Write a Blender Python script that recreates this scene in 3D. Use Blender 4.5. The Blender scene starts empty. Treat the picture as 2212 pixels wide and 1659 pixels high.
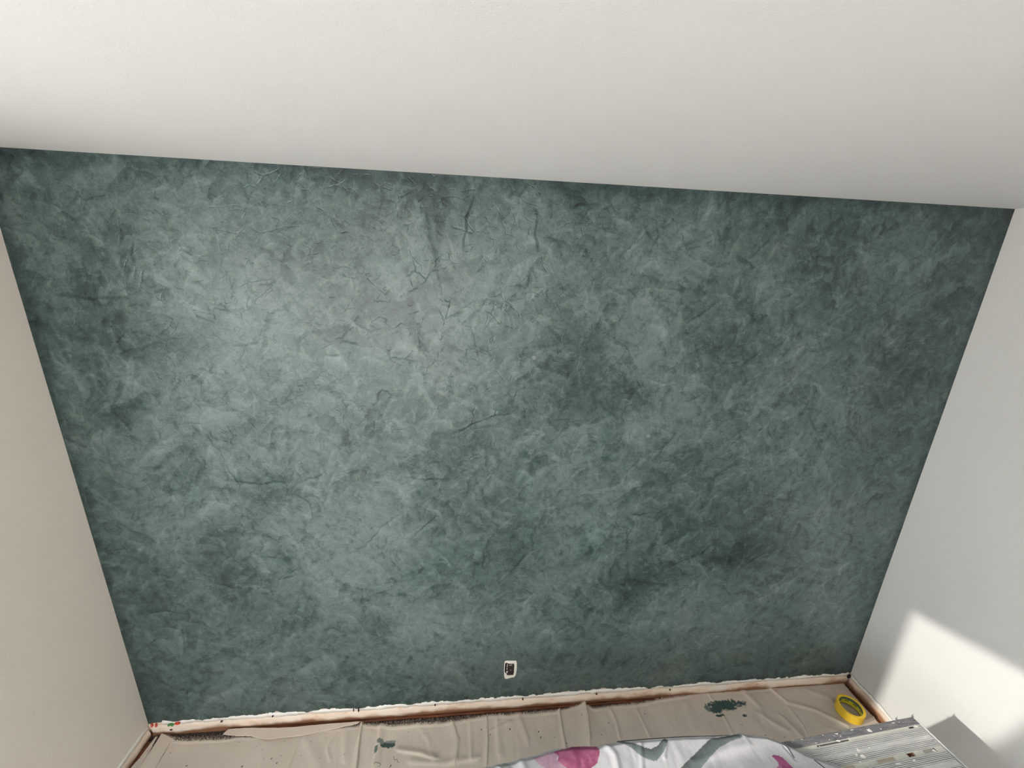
import bpy, bmesh, math, random
import numpy as np
from mathutils import Matrix, Vector

scene = bpy.context.scene
C = scene.collection
random.seed(7); rng = np.random.default_rng(7)

# ------------------------------------------------------------------ camera
XL, XR, ZC, YB = -1.4757, 2.0790, 2.44, -3.5        # room: left, right, ceiling, wall behind the camera
ZG = 0.090                                          # bottom of the green plaster
CAM = np.array([0.0, -1.451, 2.1294])
CR = np.array([0.99506949, -0.09276495, 0.03509106])
CU = np.array([-0.00850715, 0.27267615, 0.96206826])
CF = np.array([0.09881471, 0.95762330, -0.27054256])
FPX = 843.713
cd = bpy.data.cameras.new('camera'); cam = bpy.data.objects.new('camera', cd); C.objects.link(cam)
cd.sensor_width = 36.0; cd.lens = FPX / 2212 * 36; cd.clip_start = 0.02
cam.matrix_world = Matrix(((CR[0], CU[0], -CF[0], CAM[0]), (CR[1], CU[1], -CF[1], CAM[1]),
                           (CR[2], CU[2], -CF[2], CAM[2]), (0, 0, 0, 1)))
scene.camera = cam

# ------------------------------------------------------------------ light and exposure
scene.view_settings.view_transform = 'Standard'; scene.view_settings.look = 'None'
scene.view_settings.gamma = 1.0; scene.view_settings.use_curve_mapping = False
scene.view_settings.exposure = 0.9
SUN_DIR = Vector((1.0, 0.222, -0.409)).normalized()
world = bpy.data.worlds.new('world'); scene.world = world; world.use_nodes = True
bg = world.node_tree.nodes['Background']
# pale hazy sky above, sunlit warm ground below the horizon
nt = world.node_tree; tc = nt.nodes.new('ShaderNodeTexCoord'); sx = nt.nodes.new('ShaderNodeSeparateXYZ'); nt.links.new(tc.outputs['Generated'], sx.inputs[0])
cr_ = nt.nodes.new('ShaderNodeValToRGB'); mr = nt.nodes.new('ShaderNodeMapRange'); mr.inputs['From Min'].default_value = -1; nt.links.new(sx.outputs[2], mr.inputs['Value'])
e_ = cr_.color_ramp.elements; e_[0].position = .49; e_[0].color = (1.0, .965, .92, 1); e_[1].position = .51; e_[1].color = (.76, .79, .83, 1)
nt.links.new(mr.outputs[0], cr_.inputs[0]); nt.links.new(cr_.outputs[0], bg.inputs[0]); bg.inputs[1].default_value = 7.0
sl = bpy.data.lights.new('sun', 'SUN'); sl.energy = 1.6; sl.angle = math.radians(0.9); sl.color = (1.0, 0.95, 0.86)
so = bpy.data.objects.new('sun', sl); C.objects.link(so); so.location = (-6, -2.5, 4)
so.rotation_euler = SUN_DIR.to_track_quat('-Z', 'Y').to_euler()
W1 = (-3.15, -0.942, 0.12, 2.34)      # window in the left wall: y0, y1, z0, z1
W2 = (-1.38, -0.10, 0.75, 2.25)        # unseen window added behind the camera for fill light: x0, x1, z0, z1
def portal(name, loc, rot, sx, sy):
    l = bpy.data.lights.new(name, 'AREA'); l.shape = 'RECTANGLE'; l.size = sx; l.size_y = sy
    l.cycles.is_portal = True
    o = bpy.data.objects.new(name, l); C.objects.link(o); o.location = loc; o.rotation_euler = rot
portal('window_daylight', (XL - .08, (W1[0] + W1[1]) / 2, (W1[2] + W1[3]) / 2), (0, -math.pi / 2, 0), W1[3] - W1[2], W1[1] - W1[0])
portal('window_daylight', ((W2[0] + W2[1]) / 2, YB - .08, (W2[2] + W2[3]) / 2), (math.pi / 2, 0, 0), W2[1] - W2[0], W2[3] - W2[2])  # portal for the added fill window

# ------------------------------------------------------------------ helpers
def at(px, py, z):
    """point of the horizontal plane z seen at photograph pixel (px, py)"""
    d = CF + CR * (px - 1106) / FPX - CU * (py - 829.5) / FPX
    t = (z - CAM[2]) / d[2]
    p = CAM + d * t
    return np.array([p[0], p[1], z])
def atw(px, py):
    """point of the green wall at photograph pixel (px, py): x, z"""
    d = CF + CR * (px - 1106) / FPX - CU * (py - 829.5) / FPX
    p = CAM + d * (-CAM[1] / d[1])
    return p[0], p[2]
def tag(o, label=None, cat=None, group=None, kind=None):
    if label: o['label'] = label
    if cat: o['category'] = cat
    if group: o['group'] = group
    if kind: o['kind'] = kind
    return o
def empty(name, loc=(0, 0, 0), rz=0):
    o = bpy.data.objects.new(name, None); C.objects.link(o); o.location = loc; o.rotation_euler = (0, 0, rz)
    o.empty_display_size = .05; return o
def link(name, me, m, parent=None, smooth=False):
    if m is not None: me.materials.append(m)
    if smooth:
        me.polygons.foreach_set('use_smooth', [True] * len(me.polygons))
    o = bpy.data.objects.new(name, me); C.objects.link(o)
    if parent: o.parent = parent
    return o
def from_bm(name, bm, m, parent=None, smooth=False):
    me = bpy.data.meshes.new(name); bm.normal_update(); bm.to_mesh(me); bm.free()
    return link(name, me, m, parent, smooth)
def box(bm, x0, x1, y0, y1, z0, z1):
    vs = [bm.verts.new((x, y, z)) for x in (x0, x1) for y in (y0, y1) for z in (z0, z1)]
    for f in ((0, 1, 3, 2), (4, 6, 7, 5), (0, 4, 5, 1), (2, 3, 7, 6), (0, 2, 6, 4), (1, 5, 7, 3)):
        bm.faces.new([vs[i] for i in f])
def bevel(bm, w, seg=2):
    bmesh.ops.bevel(bm, geom=bm.edges[:], offset=w, segments=seg, affect='EDGES', profile=.6)
def grid_mesh(name, P, m, parent=None, smooth=True, attrs=None, flip=False):
    """P: (ny, nx, 3) array of points"""
    ny, nx = P.shape[:2]
    idx = np.arange(ny * nx).reshape(ny, nx)
    q = np.stack([idx[:-1, :-1], idx[:-1, 1:], idx[1:, 1:], idx[1:, :-1]], -1).reshape(-1, 4)
    if flip: q = q[:, ::-1]
    me = bpy.data.meshes.new(name)
    me.vertices.add(ny * nx); me.vertices.foreach_set('co', P.reshape(-1).astype(np.float32))
    me.loops.add(q.size); me.loops.foreach_set('vertex_index', q.reshape(-1).astype(np.int32))
    me.polygons.add(len(q)); me.polygons.foreach_set('loop_start', np.arange(0, q.size, 4, dtype=np.int32))
    me.update(calc_edges=True)
    for k, v in (attrs or {}).items():
        if v.ndim == 3:
            a = me.color_attributes.new(k, 'FLOAT_COLOR', 'POINT')
            c = np.ones((ny * nx, 4), np.float32); c[:, :3] = v.reshape(-1, 3); a.data.foreach_set('color', c.reshape(-1))
        else:
            a = me.attributes.new(k, 'FLOAT', 'POINT'); a.data.foreach_set('value', v.reshape(-1).astype(np.float32))
    return link(name, me, m, parent, smooth)
_T = rng.random((512, 512))
def vnoise(x, y):
    xi = np.floor(x).astype(int); yi = np.floor(y).astype(int); fx = x - xi; fy = y - yi
    fx = fx * fx * (3 - 2 * fx); fy = fy * fy * (3 - 2 * fy)
    a = _T[xi % 512, yi % 512]; b = _T[(xi + 1) % 512, yi % 512]; c = _T[xi % 512, (yi + 1) % 512]; d = _T[(xi + 1) % 512, (yi + 1) % 512]
    return (a * (1 - fx) + b * fx) * (1 - fy) + (c * (1 - fx) + d * fx) * fy
def fbm(x, y, o=4, g=.5):
    s = 0; a = 1; t = 0
    for i in range(o):
        s = s + a * vnoise(x * 2 ** i + 17.3 * i, y * 2 ** i + 5.1 * i); t += a; a *= g
    return s / t
def sstep(a, b, x):
    t = np.clip((x - a) / (b - a), 0, 1); return t * t * (3 - 2 * t)
def seg_dist(X, Y, pts):
    """distance to a polyline, signed by side, and position along it 0..1"""
    best = np.full(X.shape, 1e9); sg = np.zeros(X.shape); tt = np.zeros(X.shape); n = len(pts) - 1
    for i in range(n):
        ax, ay = pts[i]; bx, by = pts[i + 1]; dx, dy = bx - ax, by - ay; L = dx * dx + dy * dy + 1e-12
        t = np.clip(((X - ax) * dx + (Y - ay) * dy) / L, 0, 1)
        ex, ey = X - ax - t * dx, Y - ay - t * dy; d = np.hypot(ex, ey)
        m = d < best; best = np.where(m, d, best); sg = np.where(m, np.sign(dx * ey - dy * ex), sg); tt = np.where(m, (i + t) / n, tt)
    return best, sg, tt
def in_poly(X, Y, pts):
    ins = np.zeros(X.shape, bool); n = len(pts); j = n - 1
    for i in range(n):
        xi, yi = pts[i]; xj, yj = pts[j]
        c = ((yi > Y) != (yj > Y)) & (X < (xj - xi) * (Y - yi) / (yj - yi + 1e-12) + xi)
        ins ^= c; j = i
    return ins

# material helpers
def mat(name, col=(.8, .8, .8), rough=.6, metal=0., spec=.5):
    m = bpy.data.materials.new(name); m.use_nodes = True
    b = m.node_tree.nodes['Principled BSDF']
    b.inputs['Base Color'].default_value = (*col, 1); b.inputs['Roughness'].default_value = rough
    b.inputs['Metallic'].default_value = metal; b.inputs['Specular IOR Level'].default_value = spec
    return m
class N:
    def __init__(s, m): s.t = m.node_tree; s.n = s.t.nodes; s.l = s.t.links; s.b = s.n['Principled BSDF']
    def new(s, typ, ins=None, **kw):
        n = s.n.new(typ)
        for k, v in kw.items(): setattr(n, k, v)
        for k, v in (ins or {}).items():
            if hasattr(v, 'is_output'): s.l.new(v, n.inputs[k])
            else: n.inputs[k].default_value = v
        return n
    def co(s): return s.new('ShaderNodeTexCoord').outputs['Object']
    def mapping(s, v, sc=(1, 1, 1), rot=(0, 0, 0), loc=(0, 0, 0)):
        return s.new('ShaderNodeMapping', {'Vector': v, 'Scale': sc, 'Rotation': rot, 'Location': loc}).outputs[0]
    def noise(s, v, sc, det=4, rough=.5, dist=0):
        return s.new('ShaderNodeTexNoise', {'Vector': v, 'Scale': sc, 'Detail': det, 'Roughness': rough, 'Distortion': dist})
    def math(s, op, a, b=0., c=0., clamp=False):
        n = s.n.new('ShaderNodeMath'); n.operation = op; n.use_clamp = clamp
        for i, v in enumerate((a, b, c)):
            if hasattr(v, 'is_output'): s.l.new(v, n.inputs[i])
            else: n.inputs[i].default_value = v
        return n.outputs[0]
    def vmath(s, op, a, b):
        n = s.n.new('ShaderNodeVectorMath'); n.operation = op
        for i, v in enumerate((a, b)):
            if hasattr(v, 'is_output'): s.l.new(v, n.inputs[i])
            else: n.inputs[i].default_value = v
        return n.outputs[0]
    def rng(s, v, a, b, c=0., d=1., smooth=False):
        n = s.new('ShaderNodeMapRange', {'Value': v, 'From Min': a, 'From Max': b, 'To Min': c, 'To Max': d})
        if smooth: n.interpolation_type = 'SMOOTHSTEP'
        return n.outputs[0]
    def ramp(s, v, stops):
        n = s.new('ShaderNodeValToRGB', {'Fac': v}); e = n.color_ramp.elements
        while len(e) < len(stops): e.new(.5)
        for i, (p, c) in enumerate(stops): e[i].position = p; e[i].color = (*c, 1)
        return n.outputs['Color']
    def mix(s, f, a, b, mode='MIX'):
        n = s.n.new('ShaderNodeMix'); n.data_type = 'RGBA'; n.blend_type = mode
        for k, v in ((0, f), (6, a), (7, b)):
            if hasattr(v, 'is_output'): s.l.new(v, n.inputs[k])
            else: n.inputs[k].default_value = v if k == 0 else (*v, 1)
        return n.outputs[2]
    def attr(s, nm): return s.new('ShaderNodeAttribute', attribute_name=nm)
    def base(s, c): s.l.new(c, s.b.inputs['Base Color'])
    def bump(s, h, st=.3, d=.01):
        n = s.new('ShaderNodeBump', {'Height': h, 'Strength': st, 'Distance': d}); s.l.new(n.outputs[0], s.b.inputs['Normal'])

# white wall and ceiling paint: roller texture
def paint(name, col, rough=.55):
    m = mat(name, col, rough); n = N(m); c = n.co()
    a = n.noise(c, 1.3, 3).outputs[0]; n.base(n.mix(n.rng(a, .3, .7), tuple(v * .985 for v in col), tuple(min(1, v * 1.015) for v in col)))
    b = n.noise(c, 260, 3, .6).outputs[0]; n.bump(b, .12, .002)
    return m
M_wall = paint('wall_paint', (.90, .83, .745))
M_wall_r = paint('wall_paint_dimmed', (.63, .63, .62))  # copy of the wall paint, darkened to offset the side light
M_ceil = paint('ceiling_paint', (.75, .75, .765), .75)
M_trim = mat('white_trim', (.8, .8, .78), .4)

# raw drywall / paper strip under the paint, stained tan and brown
M_raw = mat('raw_drywall', (.7, .58, .45), .8); n = N(M_raw); c = n.co()
zc = n.new('ShaderNodeSeparateXYZ', {'Vector': c}).outputs[2]
st = n.mapping(c, (4, 4, 14)); f1 = n.noise(st, 1.6, 6, .65).outputs[0]; f2 = n.noise(c, 7, 4).outputs[0]
col = n.ramp(n.math('ADD', n.math('MULTIPLY', f1, .75), n.math('MULTIPLY', f2, .35)),
             [(.34, (.34, .18, .10)), (.42, (.60, .42, .29)), (.50, (.76, .62, .49)), (.68, (.82, .74, .65))])
low = n.rng(n.math('ADD', zc, n.math('MULTIPLY', n.math('SUBTRACT', f2, .5), .09)), .016, .050, smooth=True)
col = n.mix(low, (.26, .12, .06), col)
n.base(col); n.bump(n.noise(c, 90, 5, .7).outputs[0], .5, .003)
M_flake = mat('white_paint_remnant', (.86, .84, .79), .6); n = N(M_flake); n.bump(n.noise(n.co(), 120, 4).outputs[0], .3, .002)
M_wood = mat('reddish_wood', (.15, .05, .02), .7); n = N(M_wood)
g = n.noise(n.mapping(n.co(), (4, 60, 60)), 2, 6, .6).outputs[0]
n.base(n.ramp(g, [(.3, (.05, .016, .007)), (.55, (.15, .048, .018)), (.75, (.24, .09, .038))]))
M_carpet = mat('carpet', (.10, .075, .06), .95); n = N(M_carpet)
n.base(n.ramp(n.noise(n.co(), 240, 3).outputs[0], [(.35, (.02, .014, .012)), (.55, (.09, .07, .06)), (.7, (.30, .26, .22))]))
n.bump(n.noise(n.co(), 300, 2).outputs[0], 1, .006)
M_tuft = mat('carpet_tuft', (.26, .21, .17), .95); n = N(M_tuft)
n.base(n.ramp(n.noise(n.co(), 420, 1).outputs[0], [(.35, (.04, .025, .02)), (.5, (.16, .12, .10)), (.66, (.5, .44, .37))]))
M_black = mat('dark_gap', (.012, .008, .006), .9)

# ------------------------------------------------------------------ the room
T = .14
def struct(name, bm, m): 
    o = from_bm(name, bm, m); o['kind'] = 'structure'; return o
bm = bmesh.new(); box(bm, XL - T, XR + T, YB - T, T, -.12, 0); floor = struct('floor', bm, M_carpet)
bm = bmesh.new(); box(bm, XL - T, XR + T, YB - T, T, ZC, ZC + .12); ceiling = struct('ceiling', bm, M_ceil)
bm = bmesh.new(); box(bm, XL - T, XR + T, 0, T, 0, ZC); wall_back = struct('wall_back', bm, M_raw)
bm = bmesh.new(); box(bm, XR, XR + T, YB, 0, 0, ZC); wall_right = struct('wall_right', bm, M_raw)
bm = bmesh.new()
y0, y1, z0, z1 = W1
box(bm, XL - T, XL, y1, 0, 0, ZC); box(bm, XL - T, XL, YB, y0, 0, ZC)
box(bm, XL - T, XL, y0, y1, 0, z0); box(bm, XL - T, XL, y0, y1, z1, ZC); wall_left = struct('wall_left', bm, M_raw)
bm = bmesh.new()
x0, x1, z0, z1 = W2
box(bm, XL - T, x0, YB - T, YB, 0, ZC); box(bm, x1, XR + T, YB - T, YB, 0, ZC)
box(bm, x0, x1, YB - T, YB, 0, z0); box(bm, x0, x1, YB - T, YB, z1, ZC); wall_front = struct('wall_front', bm, M_wall)

# window frames
bm = bmesh.new(); y0, y1, z0, z1 = W1; w = .045
box(bm, XL - T, XL - T + .05, y0, y0 + w, z0, z1); box(bm, XL - T, XL - T + .05, y1 - .004, y1, z0, z1)
box(bm, XL - T, XL - T + .05, y0 + w, y1 - .004, z0, z0 + w); box(bm, XL - T, XL - T + .05, y0 + w, y1 - .004, z1 - w, z1)
wf = struct('window_1', bm, M_trim)
bm = bmesh.new(); x0, x1, z0, z1 = W2
for a, b in ((x0, x0 + w), ((x0 + x1) / 2 - w / 2, (x0 + x1) / 2 + w / 2), (x1 - w, x1)): box(bm, a, b, YB - T, YB - T + .05, z0, z1)
for a, b in ((x0 + w, (x0 + x1) / 2 - w / 2), ((x0 + x1) / 2 + w / 2, x1 - w)):
    box(bm, a, b, YB - T, YB - T + .05, z0, z0 + w); box(bm, a, b, YB - T, YB - T + .05, z1 - w, z1)
struct('fill_window', bm, M_trim)  # frame of the window added for fill light

# painted coats on the side walls, stopping raggedly above the floor
def ragged(t, amp, base, seed):
    k_ = np.floor(t * 42 + 3 * np.sin(t * 7)).astype(int); chip = (_T[k_ % 512, (int(seed) * 7) % 512] > .62) * (_T[(k_ + 9) % 512, (int(seed) * 5) % 512] - .3) * amp * .8; base = base + chip
    r = (fbm(t * 14 + seed, t * 0 + seed, 3) - .5) * amp * 1.6 + (np.round(fbm(t * 45 + seed, t * 0 + 3.3 + seed, 3, .7) * 6) / 6 - .5) * amp
    return base + r
def side_coat(name, x, sgn, ylo, parent, m, zb):
    ys = np.concatenate([np.linspace(0, ylo, 260)])
    zs = np.concatenate([[0, .004, .02], np.linspace(.05, 1, 12)])
    bot = ragged(-ys, .010, zb, 5 + x)
    P = np.zeros((len(zs), len(ys), 3)); P[..., 0] = x - sgn * .0016; P[..., 1] = ys[None]; P[..., 2] = bot[None] + (ZC - bot)[None] * zs[:, None]
    edge = np.zeros((1, len(ys), 3)); edge[..., 0] = x; edge[..., 1] = ys; edge[..., 2] = bot
    P = np.concatenate([edge, P]); grid_mesh(name, P, m, parent, smooth=False, flip=(sgn < 0))
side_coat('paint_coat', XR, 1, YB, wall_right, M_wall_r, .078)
side_coat('paint_coat', XL, -1, W1[1], wall_left, M_wall, .074)
bm = bmesh.new(); y0, y1, z0, z1 = W1
for a in ((YB, y0, .07, ZC), (y0, y1, .07, z0), (y0, y1, z1, ZC)): box(bm, XL, XL + .0016, a[0], a[1], a[2], a[3])
from_bm('paint_coat', bm, M_wall, wall_left)

# white remnant strips (old caulk line) below the painted coats
def remnant(axis, pos, t0, t1, zlo, zhi, parent, seed, thick=.0009, name='paint_remnant', m=None, amp=.008, step=.006):
    ts = np.arange(t0, t1, step); lo = ragged(ts, amp, zlo, seed); hi = ragged(ts, amp * .3, zhi, seed + 9)
    hi = np.maximum(hi, lo + .002)
    rows = [(lo, 0), (lo, 1), (hi, 1), (hi, 0)]
    P = np.zeros((4, len(ts), 3))
    for i, (z, k) in enumerate(rows):
        P[i, :, 2] = z
        if axis == 'x': P[i, :, 0] = ts; P[i, :, 1] = pos - k * thick
        else: P[i, :, 1] = -ts; P[i, :, 0] = pos + k * thick * (1 if pos < 0 else -1)
    return grid_mesh(name, P, m or M_flake, parent, smooth=False, flip=(axis == 'y' and pos < 0))
remnant('x', 0, XL + .06, XR - .01, .068, .094, wall_back, 3, amp=.012)
remnant('y', XL, .01, 1.5, .056, .078, wall_left, 13, thick=.0030)
remnant('y', XR, .01, 1.5, .052, .084, wall_right, 23, thick=.0012)

# bowed lower band of raw drywall board standing proud of the wall
def band(axis, pos, t0, t1, zlo, zhi, depth, parent, seed):
    ts = np.linspace(t0, t1, 220); k = np.linspace(0, 1, 9)
    wob = (fbm(ts * 5 + seed, ts * 0, 3) - .5)
    P = np.zeros((len(k), len(ts), 3))
    for i, kk in enumerate(k):
        prof = math.sin(math.pi * min(1, kk * 1.0)) ** .6 if kk < 1 else 0
        d = depth * prof * (1 + wob * .5); z = zlo + (zhi - zlo) * kk + wob * .006
        P[i, :, 2] = z
        if axis == 'x': P[i, :, 0] = ts; P[i, :, 1] = pos - d
        else: P[i, :, 1] = -ts; P[i, :, 0] = pos + d * (1 if pos < 0 else -1)
    return grid_mesh('drywall_band', P, M_raw, parent, flip=(axis == 'y' and pos < 0))
band('x', 0, XL + .012, XR - .012, .018, .067, .006, wall_back, 1)
band('y', XL, .012, 1.5, .004, .054, .010, wall_left, 4)
band('y', XR, .012, 1.5, .002, .052, .010, wall_right, 8)

# wooden carpet strips along the walls
bm = bmesh.new(); box(bm, -.98, 1.12, -.014, -.001, 0, .013); bevel(bm, .003)
for v in bm.verts: v.co.z += .002 * math.sin(v.co.x * 9)
o = struct('trim_1', bm, M_wood)
bm = bmesh.new(); box(bm, XR - .024, XR - .001, -1.2, -.03, 0, .010); bevel(bm, .002); struct('trim_2', bm, M_wood)
bm = bmesh.new(); box(bm, XL + .001, XL + .022, -1.2, -.03, 0, .010); bevel(bm, .002); struct('trim_3', bm, M_wood)
# dark split hole at the right corner and staple marks
bm = bmesh.new()
bmesh.ops.create_uvsphere(bm, u_segments=12, v_segments=8, radius=1, matrix=Matrix.Translation((XR - .013, -.007, .070)) @ Matrix.Diagonal((.011, .004, .014, 1)))
from_bm('corner_gap', bm, M_black, wall_back, True)
bm = bmesh.new()
for px, py, w_, h_ in ((775, 1531, .004, .022), (764, 1531, .002, .02), (1129, 1508, .006, .008), (480, 1556, .008, .003), (372, 1573, .010, .006), (1446, 1488, .006, .005), (1288, 1497, .008, .004), (940, 1521, .006, .004), (590, 1545, .005, .004)):
    x, z = atw(px, py); z = max(z, .03)
    box(bm, x - w_ / 2, x + w_ / 2, -.0080, -.0010, z - h_ / 2, z + h_ / 2)
tag(from_bm('staple_mark', bm, mat('nail_stain', (.05, .035, .025), .8), wall_back), kind='stuff')
# printed marks on the drywall tape by the left corner (plain coloured dashes)
def mark(pts, col, nm):
    bm = bmesh.new(); vs = [bm.verts.new((*[atw(a, b)[0]], -.0078, atw(a, b)[1])) for a, b in pts]; f = bm.faces.new(vs)
    r = bmesh.ops.extrude_face_region(bm, geom=[f]); [setattr(v.co, 'y', -.0010) for v in r['geom'] if isinstance(v, bmesh.types.BMVert)]
    bmesh.ops.recalc_face_normals(bm, faces=bm.faces[:])
    from_bm(nm, bm, mat(nm + '_ink', col, .7), wall_back)
mark([(328, 1561), (331, 1561), (332, 1567), (329, 1567)], (.62, .09, .06), 'red_mark')
mark([(337, 1561), (340, 1561), (341, 1567), (338, 1567)], (.62, .09, .06), 'red_mark')
mark([(379, 1559.5), (389, 1558), (390, 1561), (383, 1562.5)], (.65, .07, .04), 'red_mark')
mark([(364, 1563), (371, 1561), (378, 1563), (375, 1566), (370, 1564), (366, 1566)], (.08, .28, .08), 'green_mark')

# ------------------------------------------------------------------ green troweled plaster
M_green = mat('green_plaster', (.2, .3, .27), .42, spec=.36); n = N(M_green); c = n.co()
w1 = n.noise(c, 2.4, 3, .6); w2 = n.noise(c, 11, 4, .6)
p = n.vmath('ADD', c, n.vmath('SCALE', n.vmath('SUBTRACT', w1.outputs['Color'], (.5, .5, .5)), (0, 0, 0)))
def warp(v, nz, k):
    s_ = n.new('ShaderNodeVectorMath', {0: n.vmath('SUBTRACT', nz.outputs['Color'], (.5, .5, .5)), 'Scale': k}, operation='SCALE').outputs[0]
    return n.vmath('ADD', v, s_)
pw = warp(warp(c, w1, .22), w2, .07)
def aniso(v, sc, rot, loc=(0, 0, 0)): return n.mapping(n.mapping(v, (1, 1, 1), (0, rot, 0), loc), sc)
def vor(v, sc, rot, stretch):
    mp = aniso(v, (sc, 1, sc * stretch), rot)
    vv = n.new('ShaderNodeTexVoronoi', {'Vector': mp, 'Scale': 1.0, 'Randomness': 1.0}); vv.feature = 'F1'
    return n.new('ShaderNodeSeparateColor', {'Color': vv.outputs['Color']}).outputs[0], vv.outputs['Distance']
big = n.noise(c, 1.7, 4, .55).outputs[0]
streak = n.noise(aniso(pw, (8, 1, 17), .75), 1.2, 6, .66).outputs[0]
streak2 = n.noise(aniso(pw, (9, 1, 19), -.9, (3, 0, 5)), 1.2, 6, .66).outputs[0]
fine = n.noise(c, 26, 6, .74).outputs[0]
vfine = n.noise(c, 260, 3, .7).outputs[0]
def crumple(v, sc, rot, w, off):
    mp = aniso(v, (sc, 1, sc * 1.5), rot, (off, 0, off * 2))
    vv = n.new('ShaderNodeTexVoronoi', {'Vector': mp, 'Scale': 1.0}); vv.feature = 'DISTANCE_TO_EDGE'
    mk = n.rng(n.noise(n.mapping(c, (1, 1, 1), (0, 0, 0), (off, 7, off)), sc * 1.1, 3, .6).outputs[0], .55, .63, 0, 1, True)
    return n.math('MULTIPLY', n.rng(vv.outputs['Distance'], 0, w, 1, 0, True), mk)
w1s = n.noise(c, 3.1, 2); w2s = n.noise(c, 14, 4, .6)
def stroke(sc, rot, stretch, off, rad, seed_w):
    v = aniso(warp(warp(c, w1s, .14), w2s, seed_w), (sc, 1, sc * stretch), rot, (off, 0, off * 1.7))
    vv = n.new('ShaderNodeTexVoronoi', {'Vector': v, 'Scale': 1.0, 'Randomness': 1.0})
    cc_ = n.new('ShaderNodeSeparateColor', {'Color': vv.outputs['Color']}).outputs
    dd = n.math('ADD', vv.outputs['Distance'], n.math('MULTIPLY', n.math('SUBTRACT', fine, .5), .55))
    mk = n.math('MULTIPLY', n.rng(dd, rad, rad - .025, 0, 1), n.math('GREATER_THAN', cc_[1], .42))
    val = n.math('ADD', n.math('SUBTRACT', cc_[0], .5), n.math('MULTIPLY', n.math('SUBTRACT', dd, .28), n.math('SUBTRACT', cc_[2], .3)))
    rim = n.math('MULTIPLY', n.math('MULTIPLY', n.rng(dd, rad - .09, rad - .03, 0, 1), mk), n.math('GREATER_THAN', cc_[2], .55))
    lx = n.new('ShaderNodeSeparateXYZ', {'Vector': n.vmath('SUBTRACT', v, vv.outputs['Position'])}).outputs
    side = n.rng(n.math('ADD', lx[2], n.math('MULTIPLY', lx[0], .45)), -.32, .38, 0, 1.25)       # feathered on one side, crisp on the other
    return n.math('MULTIPLY', n.math('MULTIPLY', val, mk), side), n.math('MULTIPLY', rim, n.math('GREATER_THAN', side, .75))
ST = [stroke(4.0, .5, 2.6, 1.1, .62, .05), stroke(5.5, -.8, 2.8, 5.3, .60, .05), stroke(7.5, 1.3, 3.0, 9.7, .60, .045), stroke(10, -.3, 2.6, 14.2, .58, .035), stroke(14, .9, 2.8, 20.9, .6, .03), stroke(19, -1.2, 2.6, 27.1, .6, .022), stroke(27, .2, 2.4, 33.3, .6, .016)]
k1 = crumple(warp(c, w2, .05), 6, .9, .030, 1.3); k2 = crumple(warp(c, w2, .035), 11, -.5, .05, 4.7); k3 = crumple(warp(warp(c, w2, .03), w1, .05), 19, .3, .07, 9.1)
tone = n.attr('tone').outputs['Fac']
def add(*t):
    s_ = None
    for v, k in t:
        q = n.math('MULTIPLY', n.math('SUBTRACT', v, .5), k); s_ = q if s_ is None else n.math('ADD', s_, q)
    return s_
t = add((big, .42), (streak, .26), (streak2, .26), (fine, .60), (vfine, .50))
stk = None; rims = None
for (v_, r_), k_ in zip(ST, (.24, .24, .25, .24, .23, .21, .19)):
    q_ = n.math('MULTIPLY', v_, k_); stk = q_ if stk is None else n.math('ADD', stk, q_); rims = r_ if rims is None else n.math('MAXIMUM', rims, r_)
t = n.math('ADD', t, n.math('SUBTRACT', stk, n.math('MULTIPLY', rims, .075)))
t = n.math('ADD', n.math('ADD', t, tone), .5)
# short creases left by the trowel
def crease(sc, off, w, lo, ms):
    v = n.mapping(warp(c, w1, .12), (1, 1, 1.15), (0, off, 0), (off * 3, 0, off))
    q = n.noise(v, sc, 2.2, .45, .6).outputs[0]
    ln = n.rng(n.math('ABSOLUTE', n.math('SUBTRACT', q, .5)), 0, w, 1, 0, True)
    mk = n.rng(n.noise(n.mapping(c, (1, 1, 1), (0, 0, 0), (off, 4, off)), ms, 2).outputs[0], lo, lo + .06, 0, 1, True)
    return n.math('MULTIPLY', ln, mk), n.math('MULTIPLY', n.rng(n.math('SUBTRACT', q, .5), 0, w * 3.2, 1, 0), mk)
c1, s1 = crease(5.5, .3, .006, .56, 7); c2, s2 = crease(9, 1.7, .007, .55, 9)
cr = n.math('MAXIMUM', c1, c2)
ca = n.attr('crease').outputs['Fac']
cr = n.math('MAXIMUM', cr, n.math('MAXIMUM', n.math('MAXIMUM', k1, n.math('MULTIPLY', k2, .8)), n.math('MULTIPLY', k3, .6)))
t = n.math('SUBTRACT', t, n.math('MULTIPLY', cr, .12))
t = n.math('SUBTRACT', t, n.math('MULTIPLY', ca, .24), clamp=True)
col = n.ramp(t, [(.0, (.010, .021, .021)), (.28, (.034, .060, .058)), (.46, (.066, .106, .100)), (.60, (.098, .145, .136)), (.80, (.150, .205, .192)), (1., (.20, .255, .24))])
hue = n.rng(n.noise(c, 3.2, 3).outputs[0], .42, .66); col = n.mix(n.math('MULTIPLY', hue, .35), col, n.mix(1, col, (1.18, .98, .96), 'MULTIPLY'))
n.base(col)
n.l.new(n.rng(t, .2, .8, .30, .40), n.b.inputs['Roughness'])
h = n.math('ADD', n.math('MULTIPLY', fine, .6), n.math('MULTIPLY', streak, .9))
h = n.math('SUBTRACT', h, n.math('MULTIPLY', cr, .85))
n.bump(h, .34, .004)

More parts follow.
